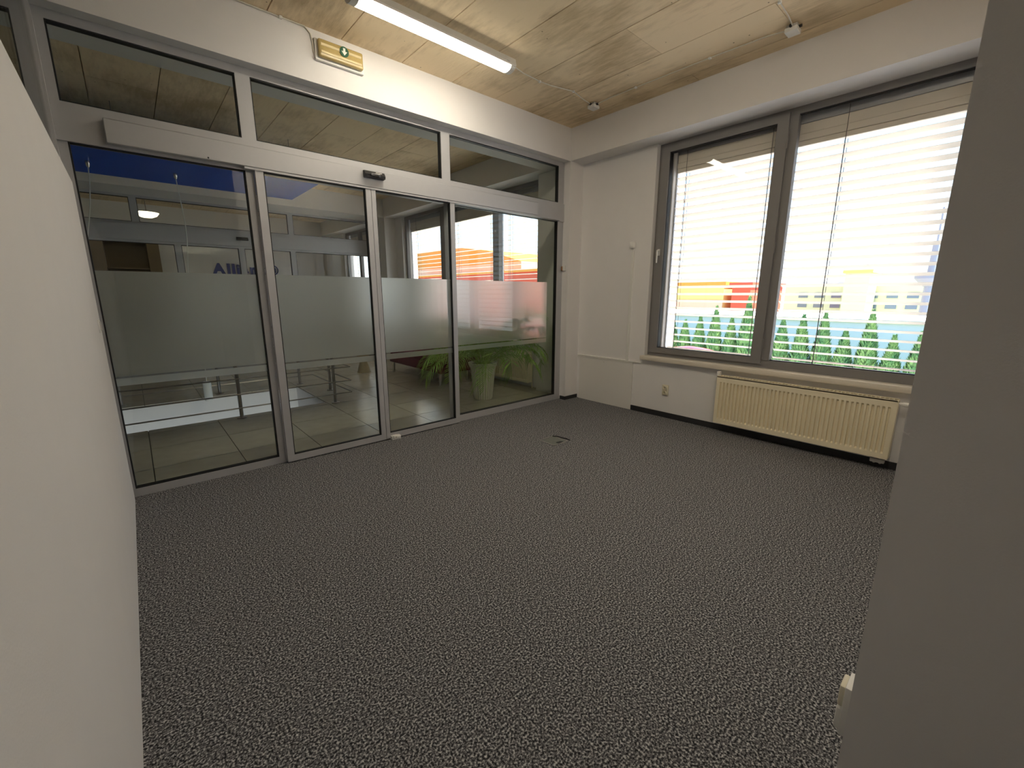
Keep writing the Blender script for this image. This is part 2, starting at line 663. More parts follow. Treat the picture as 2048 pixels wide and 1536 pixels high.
# partition on the left with a glazed strip on top
struct('wall_left', MB().box(-0.12, 0.0, YB, -0.085, 0, LT), 'plaster')
# near corner on the right
struct('wall_front', MB().box(RX, W + 0.01, YB, RY, 0, H + 0.01), 'plaster')
# rear wall of the passage with a window opening
struct('wall_rear', MB().box(XN, RX, YB - 0.25, YB, 0, H), 'plaster')
struct('wall_outer', MB().box(XN - 0.2, XN, YB, YF, -0.3, H + 0.02), 'plaster')
struct('wall_far_office', MB().box(XN, W, YF, YF + 0.2, -0.3, H + 0.02), 'plaster')
# skirting
struct('baseboard_right', MB().box(W - 0.012, W + 0.002, RY, -1.075, 0, 0.065), 'baseboard')
struct('baseboard_back', MB().box(WB - 0.012, W, -RV - 0.012, -RV + 0.002, 0, 0.05).box(WB - 0.012, WB + 0.002, -RV, -0.05, 0, 0.05), 'baseboard')

# ------------------------------------------------------------------ glass front
YP = 0.0   # plane of the fixed panes


def frame_mb(x0, x1, z0, z1, l, r_, b_, t, y0, y1):
    mb = MB()
    if l:
        mb.box(x0, x0 + l, y0, y1, z0, z1)
    if r_:
        mb.box(x1 - r_, x1, y0, y1, z0, z1)
    if b_:
        mb.box(x0 + l, x1 - r_, y0, y1, z0, z0 + b_)
    if t:
        mb.box(x0 + l, x1 - r_, y0, y1, z1 - t, z1)
    return mb


def gasket_mb(x0, x1, z0, z1, y0, y1, w=0.008):
    return frame_mb(x0, x1, z0, z1, w, w, w, w, y0, y1)


def pane_unit(name, x0, x1, z0, z1, l, r_, b_, t, y, dy=0.035, frost=None, label=None):
    root = struct_root(name, ((x0 + x1) / 2, y, z0), label)
    obj('frame', frame_mb(x0, x1, z0, z1, l, r_, b_, t, y - dy, y + dy), 'aluminium', root)
    gx0, gx1, gz0, gz1 = x0 + l, x1 - r_, z0 + b_, z1 - t
    obj('gasket', gasket_mb(gx0, gx1, gz0, gz1, y - dy + 0.006, y + dy - 0.006), 'gasket', root)
    p = obj('pane', MB().box(gx0 + 0.004, gx1 - 0.004, y - 0.004, y + 0.004, gz0 + 0.004, gz1 - 0.004), 'glass', root)
    if frost:
        fx0, fx1 = frost
        obj('frosted_band', MB().add([(fx0, y + 0.006, 0.915), (fx1, y + 0.006, 0.915), (fx1, y + 0.006, 1.66), (fx0, y + 0.006, 1.66)], [(0, 1, 2, 3)]), 'frosted', p)
        obj('frosted_strip', MB().add([(fx0, y + 0.006, 0.847), (fx1, y + 0.006, 0.847), (fx1, y + 0.006, 0.902), (fx0, y + 0.006, 0.902)], [(0, 1, 2, 3)]), 'frosted', p)
    return root


HZ0, HZ1 = 2.47, 2.69
pane_unit('window_1', -0.035, 1.05, 0.0, HZ0 + 0.02, 0.047, 0.055, 0.062, 0.03, 0.0, 0.03, (0.02, 0.99), 'fixed pane of the glass front beside the white partition')
pane_unit('window_2', 2.86, WB, 0.0, HZ0 + 0.02, 0.05, 0.105, 0.078, 0.03, 0.0, 0.03, (2.92, 4.46), 'fixed pane of the glass front in front of the palm')
pane_unit('door_1', 1.05, 1.994, 0.012, HZ0 + 0.02, 0.058, 0.05, 0.058, 0.035, -0.062, 0.022, (1.112, 1.94), 'sliding door leaf next to the pane beside the partition')
pane_unit('door_2', 1.998, 2.925, 0.012, HZ0 + 0.02, 0.042, 0.055, 0.058, 0.035, -0.062, 0.022, (2.044, 2.866), 'sliding door leaf next to the pane in front of the palm')
# transoms
pane_unit('window_3', -0.035, 1.048, HZ1 - 0.012, HB, 0.047, 0.05, 0.012, 0.055, 0.0, 0.03, None, 'clear upper pane beside the white partition')
pane_unit('window_4', 1.048, 2.862, HZ1 - 0.012, HB, 0.05, 0.05, 0.012, 0.055, 0.0, 0.03, None, 'wide clear upper pane above the sliding door leaves')
pane_unit('window_5', 2.862, WB, HZ1 - 0.012, HB, 0.055, 0.105, 0.012, 0.055, 0.0, 0.03, None, 'clear upper pane beside the white pier')
# header rail
struct('trim_3', MB().box(-0.035, WB, -0.045, 0.045, HZ0 - 0.015, HZ1 - 0.012), 'aluminium')
# neighbour's glass front behind the partition
pane_unit('window_6', XN, -0.12, 0.0, HZ0 + 0.02, 0.05, 0.02, 0.062, 0.03, 0.0, 0.03, None, 'glass front of the neighbouring room behind the partition')
pane_unit('window_7', XN, -0.12, HZ1 - 0.012, HB, 0.05, 0.02, 0.012, 0.055, 0.0, 0.03, None, 'upper pane of the neighbouring room glass front')
struct('trim_4', MB().box(XN, -0.12, -0.045, 0.045, HZ0, HZ1 - 0.012), 'aluminium')
struct('trim_5', MB().box(-0.12, -0.035, -0.085, 0.03, 0, HB).box(-0.10, -0.085, -0.094, -0.085, LT, HB).box(-0.06, -0.05, -0.094, -0.085, LT, HB), 'aluminium')  # post
# glass strip on top of the partition
r7 = struct_root('window_8', (-0.06, -4.0, LT), 'clear glass strip on top of the white partition')
obj('pane', MB().box(-0.065, -0.057, YB, -0.085, LT, HB + 0.2), 'glass', r7)
struct('wall_neighbour_beam', MB().box(-0.12, 0.0, YB, -RV, HB + 0.2, H + 0.01), 'plaster')

# sliding door operator cover and its small parts
t = thing('door_operator', (2.15, -0.075, HZ0), 'long aluminium operator box above the glass sliding door', 'door operator')
obj('cover', MB().rbox(0.20, 4.17, -0.098, -0.046, 2.472, 2.622, 0.004, 1), 'aluminium', t)
obj('track', MB().box(0.98, 4.60, -0.092, -0.046, 2.456, 2.4715), 'aluminium', t)
obj('screw', MB().tube([(0.75, -0.099, 2.485), (0.75, -0.097, 2.485)], 0.006, 10), 'gasket', t)
t = thing('motion_sensor', (2.02, -0.098, 2.55), 'black motion sensor on the header above the glass sliding door', 'sensor')
obj('housing', MB().prism([(-0.098, 2.545), (-0.145, 2.548), (-0.150, 2.570), (-0.128, 2.602), (-0.098, 2.606)], 0, 1.925, 2.118), 'black_plastic', t)
obj('lens', MB().rbox(1.975, 2.068, -0.158, -0.130, 2.556, 2.580, 0.006, 2), 'dark_lens', t)
obj('light_window', MB().rbox(2.03, 2.09, -0.1395, -0.126, 2.586, 2.5975, 0.003, 1), 'grey_plastic', t)
# floor guide of the door
t = thing('door_guide', (2.09, -0.095, 0.0), 'small white floor guide at the foot of the glass sliding door', 'door guide')
obj('body', MB().rbox(2.035, 2.135, -0.135, -0.085, 0.0, 0.045, 0.008, 2), 'white_plastic', t)
obj('cap', MB().rbox(2.045, 2.100, -0.150, -0.100, 0.018, 0.053, 0.006, 2), 'white_plastic', t)
obj('screw', MB().tube([(2.072, -0.152, 0.036), (2.072, -0.149, 0.036)], 0.008, 10), 'grey_plastic', t)
# magnetic contact on the pier
t = thing('door_contact', (WB - 0.02, -0.07, 1.84), 'tiny alarm contact with brown terminal on the white reveal', 'contact')
obj('housing', MB().rbox(WB - 0.022, WB, -0.105, -0.055, 1.815, 1.885, 0.004, 1), 'white_plastic', t)
obj('terminal', MB().rbox(WB - 0.030, WB - 0.004, -0.060, -0.036, 1.82, 1.875, 0.003, 1), 'brass_contact', t)

# ------------------------------------------------------------------ emergency exit light
t = thing('exit_light', (1.76, -RV, 3.44), 'emergency exit light with green arrow on the beam above the glass front', 'exit sign')
obj('back_tray', MB().rbox(1.565, 1.965, -RV - 0.03, -RV, 3.36, 3.515, 0.006, 2), 'white_plastic', t)
df_ = obj('diffuser', MB().rbox(1.583, 1.947, -RV - 0.068, -RV - 0.029, 3.378, 3.505, 0.012, 3), 'sign_diffuser', t)
obj('tube_light', MB().tube([(1.60, -RV - 0.062, 3.412), (1.93, -RV - 0.062, 3.412)], 0.013, 10), 'sign_tube', df_)
obj('tube_light', MB().tube([(1.60, -RV - 0.062, 3.466), (1.93, -RV - 0.062, 3.466)], 0.013, 10), 'sign_tube', df_)
disc = obj('pictogram', MB().tube([(1.784, -RV - 0.077, 3.462), (1.784, -RV - 0.0745, 3.462)], 0.038, 28), 'sign_green', t)
ax, az, ay = 1.784, 3.462, -RV - 0.0785
arrow = [(ax - 0.009, az + 0.026), (ax + 0.009, az + 0.026), (ax + 0.009, az + 0.002), (ax + 0.024, az + 0.002),
         (ax, az - 0.027), (ax - 0.024, az + 0.002), (ax - 0.009, az + 0.002)]
obj('arrow', MB().prism(arrow, 1, ay, ay + 0.0015), 'sign_white', disc)
obj('feed_cable', MB().tube([(1.50, -RV - 0.006, H), (1.515, -RV - 0.006, 3.566), (1.545, -RV - 0.006, 3.54), (1.556, -RV - 0.006, 3.48), (1.558, -RV - 0.006, 3.42), (1.572, -RV - 0.006, 3.39)], 0.006, 6), 'cable', t)

# ------------------------------------------------------------------ ceiling luminaires
def luminaire(x0, x1, y0, y1, label, off='', z=H):
    t = thing('ceiling_luminaire' + off, ((x0 + x1) / 2, (y0 + y1) / 2, z), label, 'ceiling light')
    ym = (y0 + y1) / 2
    obj('housing', MB().prism([(y0 + 0.012, z), (y0, z - 0.05), (y0 + 0.004, z - 0.062), (y1 - 0.004, z - 0.062), (y1, z - 0.05), (y1 - 0.012, z)], 0, x0, x1), 'lamp_housing', t)
    prof = []
    for a in range(0, 13):
        an = math.pi * a / 12
        prof.append((ym + 0.062 * math.cos(an), z - 0.060 - 0.032 * math.sin(an)))
    obj('diffuser' + off, MB().prism(prof, 0, x0 + 0.05, x1 - 0.05), 'diffuser_warm', t)
    prof2 = [(ym + (p[0] - ym) * 1.04, z - 0.06 + (p[1] - z + 0.06) * 1.04) for p in prof]
    obj('end_cap', MB().prism(prof2, 0, x0, x0 + 0.05), 'lamp_housing', t)
    obj('end_cap', MB().prism(prof2, 0, x1 - 0.05, x1), 'lamp_housing', t)
    obj('latch', MB().box(x1 - 0.12, x1 - 0.08, y0 - 0.003, y0 + 0.01, z - 0.05, z - 0.04), 'grey_plastic', t)
    return t


luminaire(1.60, 3.09, -0.89, -0.735, 'lit fluorescent ceiling luminaire in front of the exit light')
# the second luminaire of the room: fed by the cable that leaves the junction box above the wide window
luminaire(1.60, 3.09, -3.74, -3.585, 'fluorescent ceiling luminaire fed from the junction box above the wide window', '_offscreen')

# ------------------------------------------------------------------ cables and junction boxes on the ceiling
def clip_cable(name, pts, label, clips):
    t = thing(name, pts[0], label, 'cable')
    obj('wire', MB().tube(pts, 0.005, 6), 'cable', t)
    for (x, y) in clips:
        obj('clip', MB().rbox(x - 0.012, x + 0.012, y - 0.012, y + 0.012, H - 0.018, H, 0.003, 1), 'white_plastic', t)
    return t


clip_cable('ceiling_cable', [(3.09, -0.81, H - 0.03), (3.18, -0.79, H - 0.012), (3.30, -0.757, H - 0.007), (3.53, -0.748, H - 0.007), (3.68, -0.765, H - 0.009), (3.943, -0.83, H - 0.007), (4.07, -0.80, H - 0.007), (4.20, -0.775, H - 0.01), (4.30, -0.775, H - 0.02)],
           'pale cable clipped to concrete between luminaire and junction box', [(3.53, -0.748), (3.943, -0.83)])
clip_cable('ceiling_cable', [(4.35, -0.82, H - 0.02), (4.352, -1.0, H - 0.007), (4.355, -1.31, H - 0.007), (4.368, -2.06, H - 0.007), (4.393, -2.52, H - 0.007), (4.40, -2.64, H - 0.02)],
           'pale cable clipped to the ceiling between the two junction boxes', [(4.355, -1.31), (4.368, -2.06)])
clip_cable('ceiling_cable', [(4.36, -2.71, H - 0.02), (4.22, -2.72, H - 0.007), (4.0, -2.73, H - 0.007), (3.6, -2.76, H - 0.007), (3.3, -3.1, H - 0.007), (3.2, -3.6, H - 0.012), (3.09, -3.66, H - 0.03)],
           'pale cable from the junction box to the rear luminaire', [(4.0, -2.73)])
clip_cable('ceiling_cable', [(1.50, -0.150, H - 0.007), (1.2, -0.150, H - 0.007), (0.9, -0.16, H - 0.007), (0.2, -0.15, H - 0.007)],
           'pale cable along the beam towards the exit light', [(1.33, -0.150), (0.9, -0.16)])


def junction(x, y, rz, label):
    t = thing('junction_box', (x, y, H), label, 'junction box')
    t.rotation_euler.z = 0
    c = Vector((x, y, 0))
    obj('base', MB().rbox(x - 0.04, x + 0.04, y - 0.04, y + 0.04, H - 0.022, H, 0.004, 1), 'grey_plastic', t)
    obj('lid', MB().rbox(x - 0.052, x + 0.052, y - 0.045, y + 0.045, H - 0.055, H - 0.022, 0.006, 2), 'white_plastic', t)
    obj('gland', MB().tube([(x - 0.065, y, H - 0.02), (x - 0.035, y, H - 0.02)], 0.011, 8), 'black_plastic', t)
    obj('gland', MB().tube([(x, y - 0.062, H - 0.02), (x, y - 0.035, H - 0.02)], 0.011, 8), 'black_plastic', t)
    return t


junction(4.35, -0.775, 0, 'white junction box on the ceiling near the corner of the room')
junction(4.41, -2.70, 0, 'white junction box on the ceiling above the wide window')

# ------------------------------------------------------------------ windows with frames
XF0, XF1 = W + 0.07, W + 0.14       # frame depth


def yframe(y0, y1, z0, z1, w0, w1, wb, wt, x0, x1):
    """frame in the window plane, y0<y1"""
    mb = MB()
    mb.box(x0, x1, y0, y0 + w0, z0, z1)
    mb.box(x0, x1, y1 - w1, y1, z0, z1)
    mb.box(x0, x1, y0 + w0, y1 - w1, z0, z0 + wb)
    mb.box(x0, x1, y0 + w0, y1 - w1, z1 - wt, z1)
    return mb


ZW0, ZW1 = 0.752, 3.190
w = struct_root('window_9', (W + 0.1, -2.5, ZW0), 'grey framed office window with one opening sash')
obj('frame', yframe(-3.80, -1.220, 0.685, ZW1 + 0.01, 0.02, 0.05, 0.142, 0.065, XF0, XF1).box(XF0, XF1, -2.625, -2.545, ZW0 + 0.07, ZW1 - 0.05), 'window_grey', w)
obj('glazing_bead', yframe(-3.785, -2.612, ZW0 + 0.07, ZW1 - 0.05, 0.012, 0.012, 0.012, 0.012, XF0 + 0.02, XF1 - 0.02), 'gasket', w)
obj('pane', MB().box(XF0 + 0.035, XF0 + 0.043, -3.785, -2.615, ZW0 + 0.072, ZW1 - 0.052), 'glass_window', w)
s = obj('sash', yframe(-2.552, -1.262, ZW0 + 0.035, ZW1 - 0.025, 0.098, 0.098, 0.062, 0.075, XF0 - 0.022, XF1 - 0.01), 'window_grey', w)
obj('gasket', yframe(-2.456, -1.358, ZW0 + 0.095, ZW1 - 0.098, 0.008, 0.008, 0.008, 0.008, XF0 - 0.01, XF1 - 0.02), 'gasket', s)
obj('sash_pane', MB().box(XF0 + 0.03, XF0 + 0.038, -2.452, -1.362, ZW0 + 0.1, ZW1 - 0.1), 'glass_window', s)
hd = obj('handle', MB().rbox(XF0 - 0.034, XF0 - 0.021, -1.318, -1.288, 1.955, 2.03, 0.004, 2)
         .tube([(XF0 - 0.034, -1.303, 2.01), (XF0 - 0.062, -1.303, 2.01), (XF0 - 0.066, -1.303, 1.99), (XF0 - 0.064, -1.303, 1.87)], [0.009, 0.010, 0.010, 0.008], 10), 'white_plastic', s)
obj('hinge', MB().tube([(XF0 - 0.024, -2.556, 0.95), (XF0 - 0.024, -2.556, 1.05)], 0.008, 8), 'window_grey', s)
obj('hinge', MB().tube([(XF0 - 0.024, -2.556, 2.85), (XF0 - 0.024, -2.556, 2.95)], 0.008, 8), 'window_grey', s)
obj('hinge', MB().tube([(XF0 - 0.024, -2.556, 1.9), (XF0 - 0.024, -2.556, 2.0)], 0.008, 8), 'window_grey', s)
struct('trim_6', MB().rbox(W - 0.062, W + 0.075, -3.79, -1.195, 0.690, 0.745, 0.008, 2), 'sill', 'beige window sill board above the radiator')
# lobby and far office windows (same build, fixed)
def fixed_window(name, y0, y1, mull, label):
    w = struct_root(name, (W + 0.1, (y0 + y1) / 2, ZW0), label)
    mb = yframe(y0 - 0.015, y1 + 0.015, 0.685, ZW1 + 0.01, 0.075, 0.075, 0.142, 0.065, XF0, XF1)
    for (a, b_) in mull:
        mb.box(XF0, XF1, a, b_, ZW0 + 0.07, ZW1 - 0.05)
    obj('frame', mb, 'window_grey', w)
    ys = [y0 + 0.06] + [v for ab in mull for v in ab] + [y1 - 0.06]
    for k in range(0, len(ys), 2):
        obj('pane', MB().box(XF0 + 0.035, XF0 + 0.043, ys[k], ys[k + 1], ZW0 + 0.075, ZW1 - 0.055), 'glass_window', w)
    return w


fixed_window('window_10', 0.65, 5.05, [(1.74, 1.90), (3.28, 3.58)], 'lobby window behind the sofa and the palm')
fixed_window('window_11', 6.76, 8.59, [(7.6, 7.72)], 'window of the office beyond the lobby')
struct('trim_7', MB().rbox(W - 0.05, W + 0.075, 0.62, 5.08, 0.690, 0.745, 0.008, 2), 'sill')

# ------------------------------------------------------------------ external venetian blinds
def slat_mesh(length, tilt):
    mb = MB()
    n = 6
    wd = 0.08
    top = []
    for i in range(n + 1):
        u = -wd / 2 + wd * i / n
        zz = 0.0075 * (1 - (2 * u / wd) ** 2) - 0.003
        top.append((u, zz))
    ca, sa = math.cos(tilt), math.sin(tilt)
    vv, ff = [], []
    for s_ in (0, 1):
        yy = -length / 2 + s_ * length
        for (u, zz) in top:
            vv.append((u * ca + zz * sa, yy, -u * sa + zz * ca))
        for (u, zz) in top:
            vv.append((u * ca + (zz - 0.0008) * sa, yy, -u * sa + (zz - 0.0008) * ca))
    N = len(top)
    for i in range(N - 1):
        ff.append((i, i + 1, 2 * N + i + 1, 2 * N + i))
        ff.append((N + i, 3 * N + i, 3 * N + i + 1, N + i + 1))
    ff.append((0, 2 * N, 3 * N, N))
    ff.append((N - 1, 2 * N - 1, 4 * N - 1, 3 * N - 1))
    mb.add(vv, ff, True)
    me = mb.mesh('slat')
    me.materials.append(M['slat'])
    return me


def blind(y0, y1, cords, label, tilt=R(19), cat='blind', pitch=0.082, ztop=2.895, zbot=0.80):
    xc = W + 0.225
    t = thing('venetian_blind', (xc, (y0 + y1) / 2, zbot), label, cat, None)
    me = slat_mesh(y1 - y0, tilt)
    z = zbot + 0.05
    zs = []
    while z < ztop - 0.01:
        o = bpy.data.objects.new('slat', me)
        COL.objects.link(o)
        o.parent = t
        o.location = (0, 0, z - zbot)
        zs.append(z)
        z += pitch
    zt = zs[-1]
    obj('head_rail', MB().rbox(xc - 0.035, xc + 0.035, y0, y1, 3.076, 3.19, 0.004, 1), 'blind_rail', t)
    obj('stacked_slats', MB().rbox(xc - 0.040, xc + 0.040, y0, y1, 2.925, 2.985, 0.004, 1), 'slat', t)
    obj('lower_bundle', MB().rbox(xc - 0.030, xc + 0.045, y0, y1, 2.880, 2.924, 0.004, 1), 'slat', t)
    obj('upper_bundle', MB().rbox(xc - 0.028, xc + 0.045, y0, y1, 2.986, 3.075, 0.004, 1), 'slat', t)
    obj('bottom_rail', MB().rbox(xc - 0.040, xc + 0.040, y0, y1, zbot, zbot + 0.018, 0.006, 2), 'slat', t)
    for c in cords:
        obj('ladder_cord', MB().tube([(xc - 0.041, c, zbot + 0.01), (xc - 0.041, c, 3.14)], 0.0025, 6)
            .tube([(xc + 0.041, c, zbot + 0.01), (xc + 0.041, c, 3.14)], 0.0025, 6)
            .tube([(xc, c + 0.012, zbot + 0.01), (xc, c + 0.012, 3.14)], 0.003, 6), 'cord', t)
    obj('guide_rail', MB().box(xc - 0.012, xc + 0.012, y0 - 0.016, y0 - 0.004, 0.76, 3.19), 'blind_rail', t)
    obj('guide_rail', MB().box(xc - 0.012, xc + 0.012, y1 + 0.004, y1 + 0.016, 0.76, 3.19), 'blind_rail', t)
    return t


blind(-2.555, -1.385, (-1.50, -2.38), 'cream slatted venetian blind outside the narrow opening sash')
blind(-3.795, -2.60, (-2.98,), 'cream slatted venetian blind outside the wide fixed pane above radiator')
blind(0.68, 1.80, (0.9, 1.6), 'venetian blind outside the lobby window beside the palm pot', R(2))
blind(1.84, 3.40, (2.1, 3.15), 'venetian blind outside the lobby window behind the burgundy sofa', R(2))
blind(3.44, 5.03, (3.7, 4.75), 'venetian blind outside the lobby window nearest the concrete pier', R(2))
blind(6.80, 8.55, (7.1, 8.2), 'venetian blind outside the window of the office beyond', R(2))

# ------------------------------------------------------------------ radiator under the window
def radiator(name, y0, y1, z0, z1, x0, label, pipes=True):
    t = thing(name, (x0 + 0.1, (y0 + y1) / 2, z0), label, 'radiator')
    # ribbed front panel
    n = int(round((y1 - y0 - 0.05) / 0.036))
    pitch = (y1 - y0 - 0.05) / n
    prof = [(x0 + 0.022, y0), (x0, y0), (x0, y0 + 0.025)]
    y = y0 + 0.025
    for i in range(n):
        prof += [(x0, y + pitch * 0.22), (x0 + 0.019, y + pitch * 0.32), (x0 + 0.019, y + pitch * 0.68), (x0, y + pitch * 0.78)]
        y += pitch
    prof += [(x0, y1), (x0 + 0.022, y1)]
    # front as strips: plain margins at the top and bottom
    vv, ff = [], []
    zl = [z0, z0 + 0.045, z0 + 0.06, z1 - 0.075, z1 - 0.06, z1]
    rib = [0, 0, 1, 1, 0, 0]
    for zz, k in zip(zl, rib):
        for (px, py) in prof:
            flat = px if px > x0 + 0.0205 else x0
            vv.append((px if k else flat, py, zz))
    N = len(prof)
    for i in range(len(zl) - 1):
        for j in range(N - 1):
            ff.append((i * N + j, i * N + j + 1, (i + 1) * N + j + 1, (i + 1) * N + j))
    ff.append(tuple(range(N)))
    ff.append(tuple(reversed(range((len(zl) - 1) * N, len(zl) * N))))
    a = [(i * N) for i in range(len(zl))]
    c = [(i * N + N - 1) for i in range(len(zl))]
    ff.append(tuple(a + c[::-1]))
    obj('front_panel', MB().add(vv, ff), 'radiator', t)
    obj('rear_panel', MB().box(x0 + 0.075, x0 + 0.088, y0 + 0.01, y1 - 0.01, z0 + 0.01, z1 - 0.02), 'radiator', t)
    obj('convector', MB().box(x0 + 0.03, x0 + 0.07, y0 + 0.03, y1 - 0.03, z0 + 0.02, z1 - 0.03), 'radiator', t)
    g_ = obj('top_grille', MB().box(x0 + 0.004, x0 + 0.012, y0, y1, z1 - 0.012, z1 - 0.004).box(x0 + 0.084, x0 + 0.092, y0, y1, z1 - 0.012, z1 - 0.004), 'radiator', t)
    mb = MB()
    m_ = int((y1 - y0) / 0.03)
    for i in range(m_ + 1):
        yy = y0 + (y1 - y0) * i / m_
        mb.box(x0 + 0.006, x0 + 0.090, yy - 0.005, yy + 0.005, z1 - 0.005, z1 + 0.002)
    mb.box(x0, x0 + 0.014, y0, y1, z1 - 0.01, z1 + 0.004).box(x0 + 0.084, x0 + 0.094, y0, y1, z1 - 0.01, z1 + 0.004)
    obj('grille_bars', mb, 'radiator', g_)
    obj('side_cover', MB().rbox(x0 + 0.006, x0 + 0.09, y0 - 0.006, y0 + 0.004, z0 + 0.005, z1, 0.002, 1), 'radiator', t)
    obj('side_cover', MB().rbox(x0 + 0.006, x0 + 0.09, y1 - 0.004, y1 + 0.006, z0 + 0.005, z1, 0.002, 1), 'radiator', t)
    for yy in (y0 + 0.25, y1 - 0.25):
        obj('bracket', MB().box(x0 + 0.085, W, yy - 0.015, yy + 0.015, z0 + 0.05, z1 - 0.06), 'radiator', t)
    return t


t = radiator('panel_radiator', -3.685, -2.21, 0.112, 0.632, W - 0.135, 'cream ribbed panel radiator below the office window')
obj('valve', MB().tube([(W - 0.085, -3.64, 0.112), (W - 0.085, -3.64, 0.06), (W - 0.0, -3.64, 0.05)], 0.012, 10).tube([(W - 0.085, -3.60, 0.112), (W - 0.085, -3.60, 0.06), (W - 0.0, -3.60, 0.05)], 0.012, 10).rbox(W - 0.105, W - 0.065, -3.67, -3.57, 0.06, 0.095, 0.006, 2), 'grey_plastic', t)
obj('thermostat', MB().tube([(W - 0.085, -3.685, 0.60), (W - 0.085, -3.715, 0.60)], 0.014, 12).tube([(W - 0.085, -3.715, 0.60), (W - 0.085, -3.80, 0.597)], [0.019, 0.021], 16), 'white_plastic', t)
obj('vent_plug', MB().rbox(W - 0.10, W - 0.05, -2.216, -2.185, 0.625, 0.675, 0.004, 1), 'white_plastic', t)
t = radiator('panel_radiator', 0.80, 2.2, 0.08, 0.64, W - 0.115, 'cream panel radiator in the lobby behind the palm')
obj('feed_pipe', MB().tube([(W - 0.06, 0.79, 0.55), (W - 0.06, 0.76, 0.55), (W - 0.06, 0.755, 0.0)], 0.009, 8), 'radiator', t)

# ------------------------------------------------------------------ small wall items
t = thing('access_panel', (W, -0.63, 0.0), 'flat white access panel low on the wall beside the glass front', 'wall panel')
obj('board', MB().rbox(W - 0.016, W, -1.066, -0.19, 0.0, 0.618, 0.002, 1), 'panel_white', t)
obj('edge_strip', MB().box(W - 0.019, W, -1.076, -1.066, 0.0, 0.624), 'panel_white', t)
obj('top_strip', MB().box(W - 0.02, W, -1.076, -0.145, 0.619, 0.632), 'panel_white', t)
obj('screw', MB().tube([(W - 0.018, -0.62, 0.585), (W - 0.015, -0.62, 0.585)], 0.006, 8), 'grey_plastic', t)
t = thing('conduit', (W, -0.983, 0.63), 'vertical white cable conduit with a rounded box on top', 'conduit')
obj('trunking', MB().rbox(W - 0.022, W + 0.002, -1.000, -0.966, 0.632, 2.07, 0.003, 1), 'white_plastic', t)
obj('detector', MB().rbox(W - 0.055, W + 0.002, -1.015, -0.945, 2.06, 2.14, 0.016, 3), 'white_plastic', t)
obj('detector_lens', MB().rbox(W - 0.062, W - 0.04, -0.998, -0.962, 2.07, 2.11, 0.009, 3), 'white_plastic', t)
obj('base_trunking', MB().rbox(W - 0.018, W + 0.002, -1.20, -0.15, 0.634, 0.652, 0.003, 1), 'white_plastic', t)


def socket(name, c, axis, label, two=True):
    """vertical double socket; axis 'x' faces -X, 'y' faces +Y"""
    x, y, z = c
    t = thing(name, c, label, 'socket')

    def q(d0, d1, u0, u1, z0, z1, b=0.003):
        if axis == 'x':
            return MB().rbox(x - d1, x - d0, y + u0, y + u1, z + z0, z + z1, b, 2)
        return MB().rbox(x + u0, x + u1, y + d0, y + d1, z + z0, z + z1, b, 2)
    obj('plate', q(-0.002, 0.011, -0.042, 0.042, -0.065, 0.065), 'ivory_plastic', t)
    for zz in (0.03, -0.03):
        f = obj('insert', q(0.009, 0.016, -0.026, 0.026, zz - 0.024, zz + 0.024), 'ivory_plastic', t)
        ring = [(0.0185, 0.012), (0.0185, 0.034), (0.0225, 0.034), (0.0225, 0.012)]   # collar round a well
        vv, ff, n_ = [], [], 24
        for (rad, d) in ring:
            for q_ in range(n_):
                an = 2 * math.pi * q_ / n_
                u, v_ = rad * math.cos(an), rad * math.sin(an)
                vv.append((x - d, y + u, z + zz + v_) if axis == 'x' else (x + u, y + d, z + zz + v_))
        for i_ in range(4):
            for q_ in range(n_):
                q2, i2 = (q_ + 1) % n_, (i_ + 1) % 4
                ff.append((i_ * n_ + q_, i_ * n_ + q2, i2 * n_ + q2, i2 * n_ + q_))
        obj('collar', MB().add(vv, ff, True), 'ivory_plastic', f)
        if axis == 'x':
            mb = MB().tube([(x - 0.026, y, z + zz + 0.010), (x - 0.012, y, z + zz + 0.010)], 0.003, 8)
        else:
            mb = MB().tube([(x, y + 0.026, z + zz + 0.010), (x, y + 0.012, z + zz + 0.010)], 0.003, 8)
        obj('earth_pin', mb, 'steel', f)
    return t


socket('wall_socket', (W, -1.548, 0.345), 'x', 'ivory double socket on the wall between access panel and radiator')
t = thing('wall_socket', (RX + 0.05, RY, 0.26), 'pale socket box on the hidden side of the near wall corner', 'socket')
obj('plate', MB().rbox(RX + 0.006, RX + 0.088, RY - 0.002, RY + 0.016, 0.175, 0.345, 0.004, 2), 'white_plastic', t)
obj('insert', MB().rbox(RX + 0.014, RX + 0.080, RY + 0.014, RY + 0.030, 0.265, 0.337, 0.006, 2), 'ivory_plastic', t)
obj('insert', MB().rbox(RX + 0.014, RX + 0.080, RY + 0.014, RY + 0.030, 0.183, 0.258, 0.006, 2), 'white_plastic', t)
t = thing('light_switch', (0.0, -0.33, 1.30), 'small pale switch on the white partition near the glass', 'switch')
obj('plate', MB().rbox(-0.002, 0.009, -0.37, -0.29, 1.26, 1.34, 0.003, 2), 'white_plastic', t)
obj('rocker', MB().rbox(0.008, 0.014, -0.358, -0.302, 1.272, 1.328, 0.003, 2), 'grey_plastic', t)

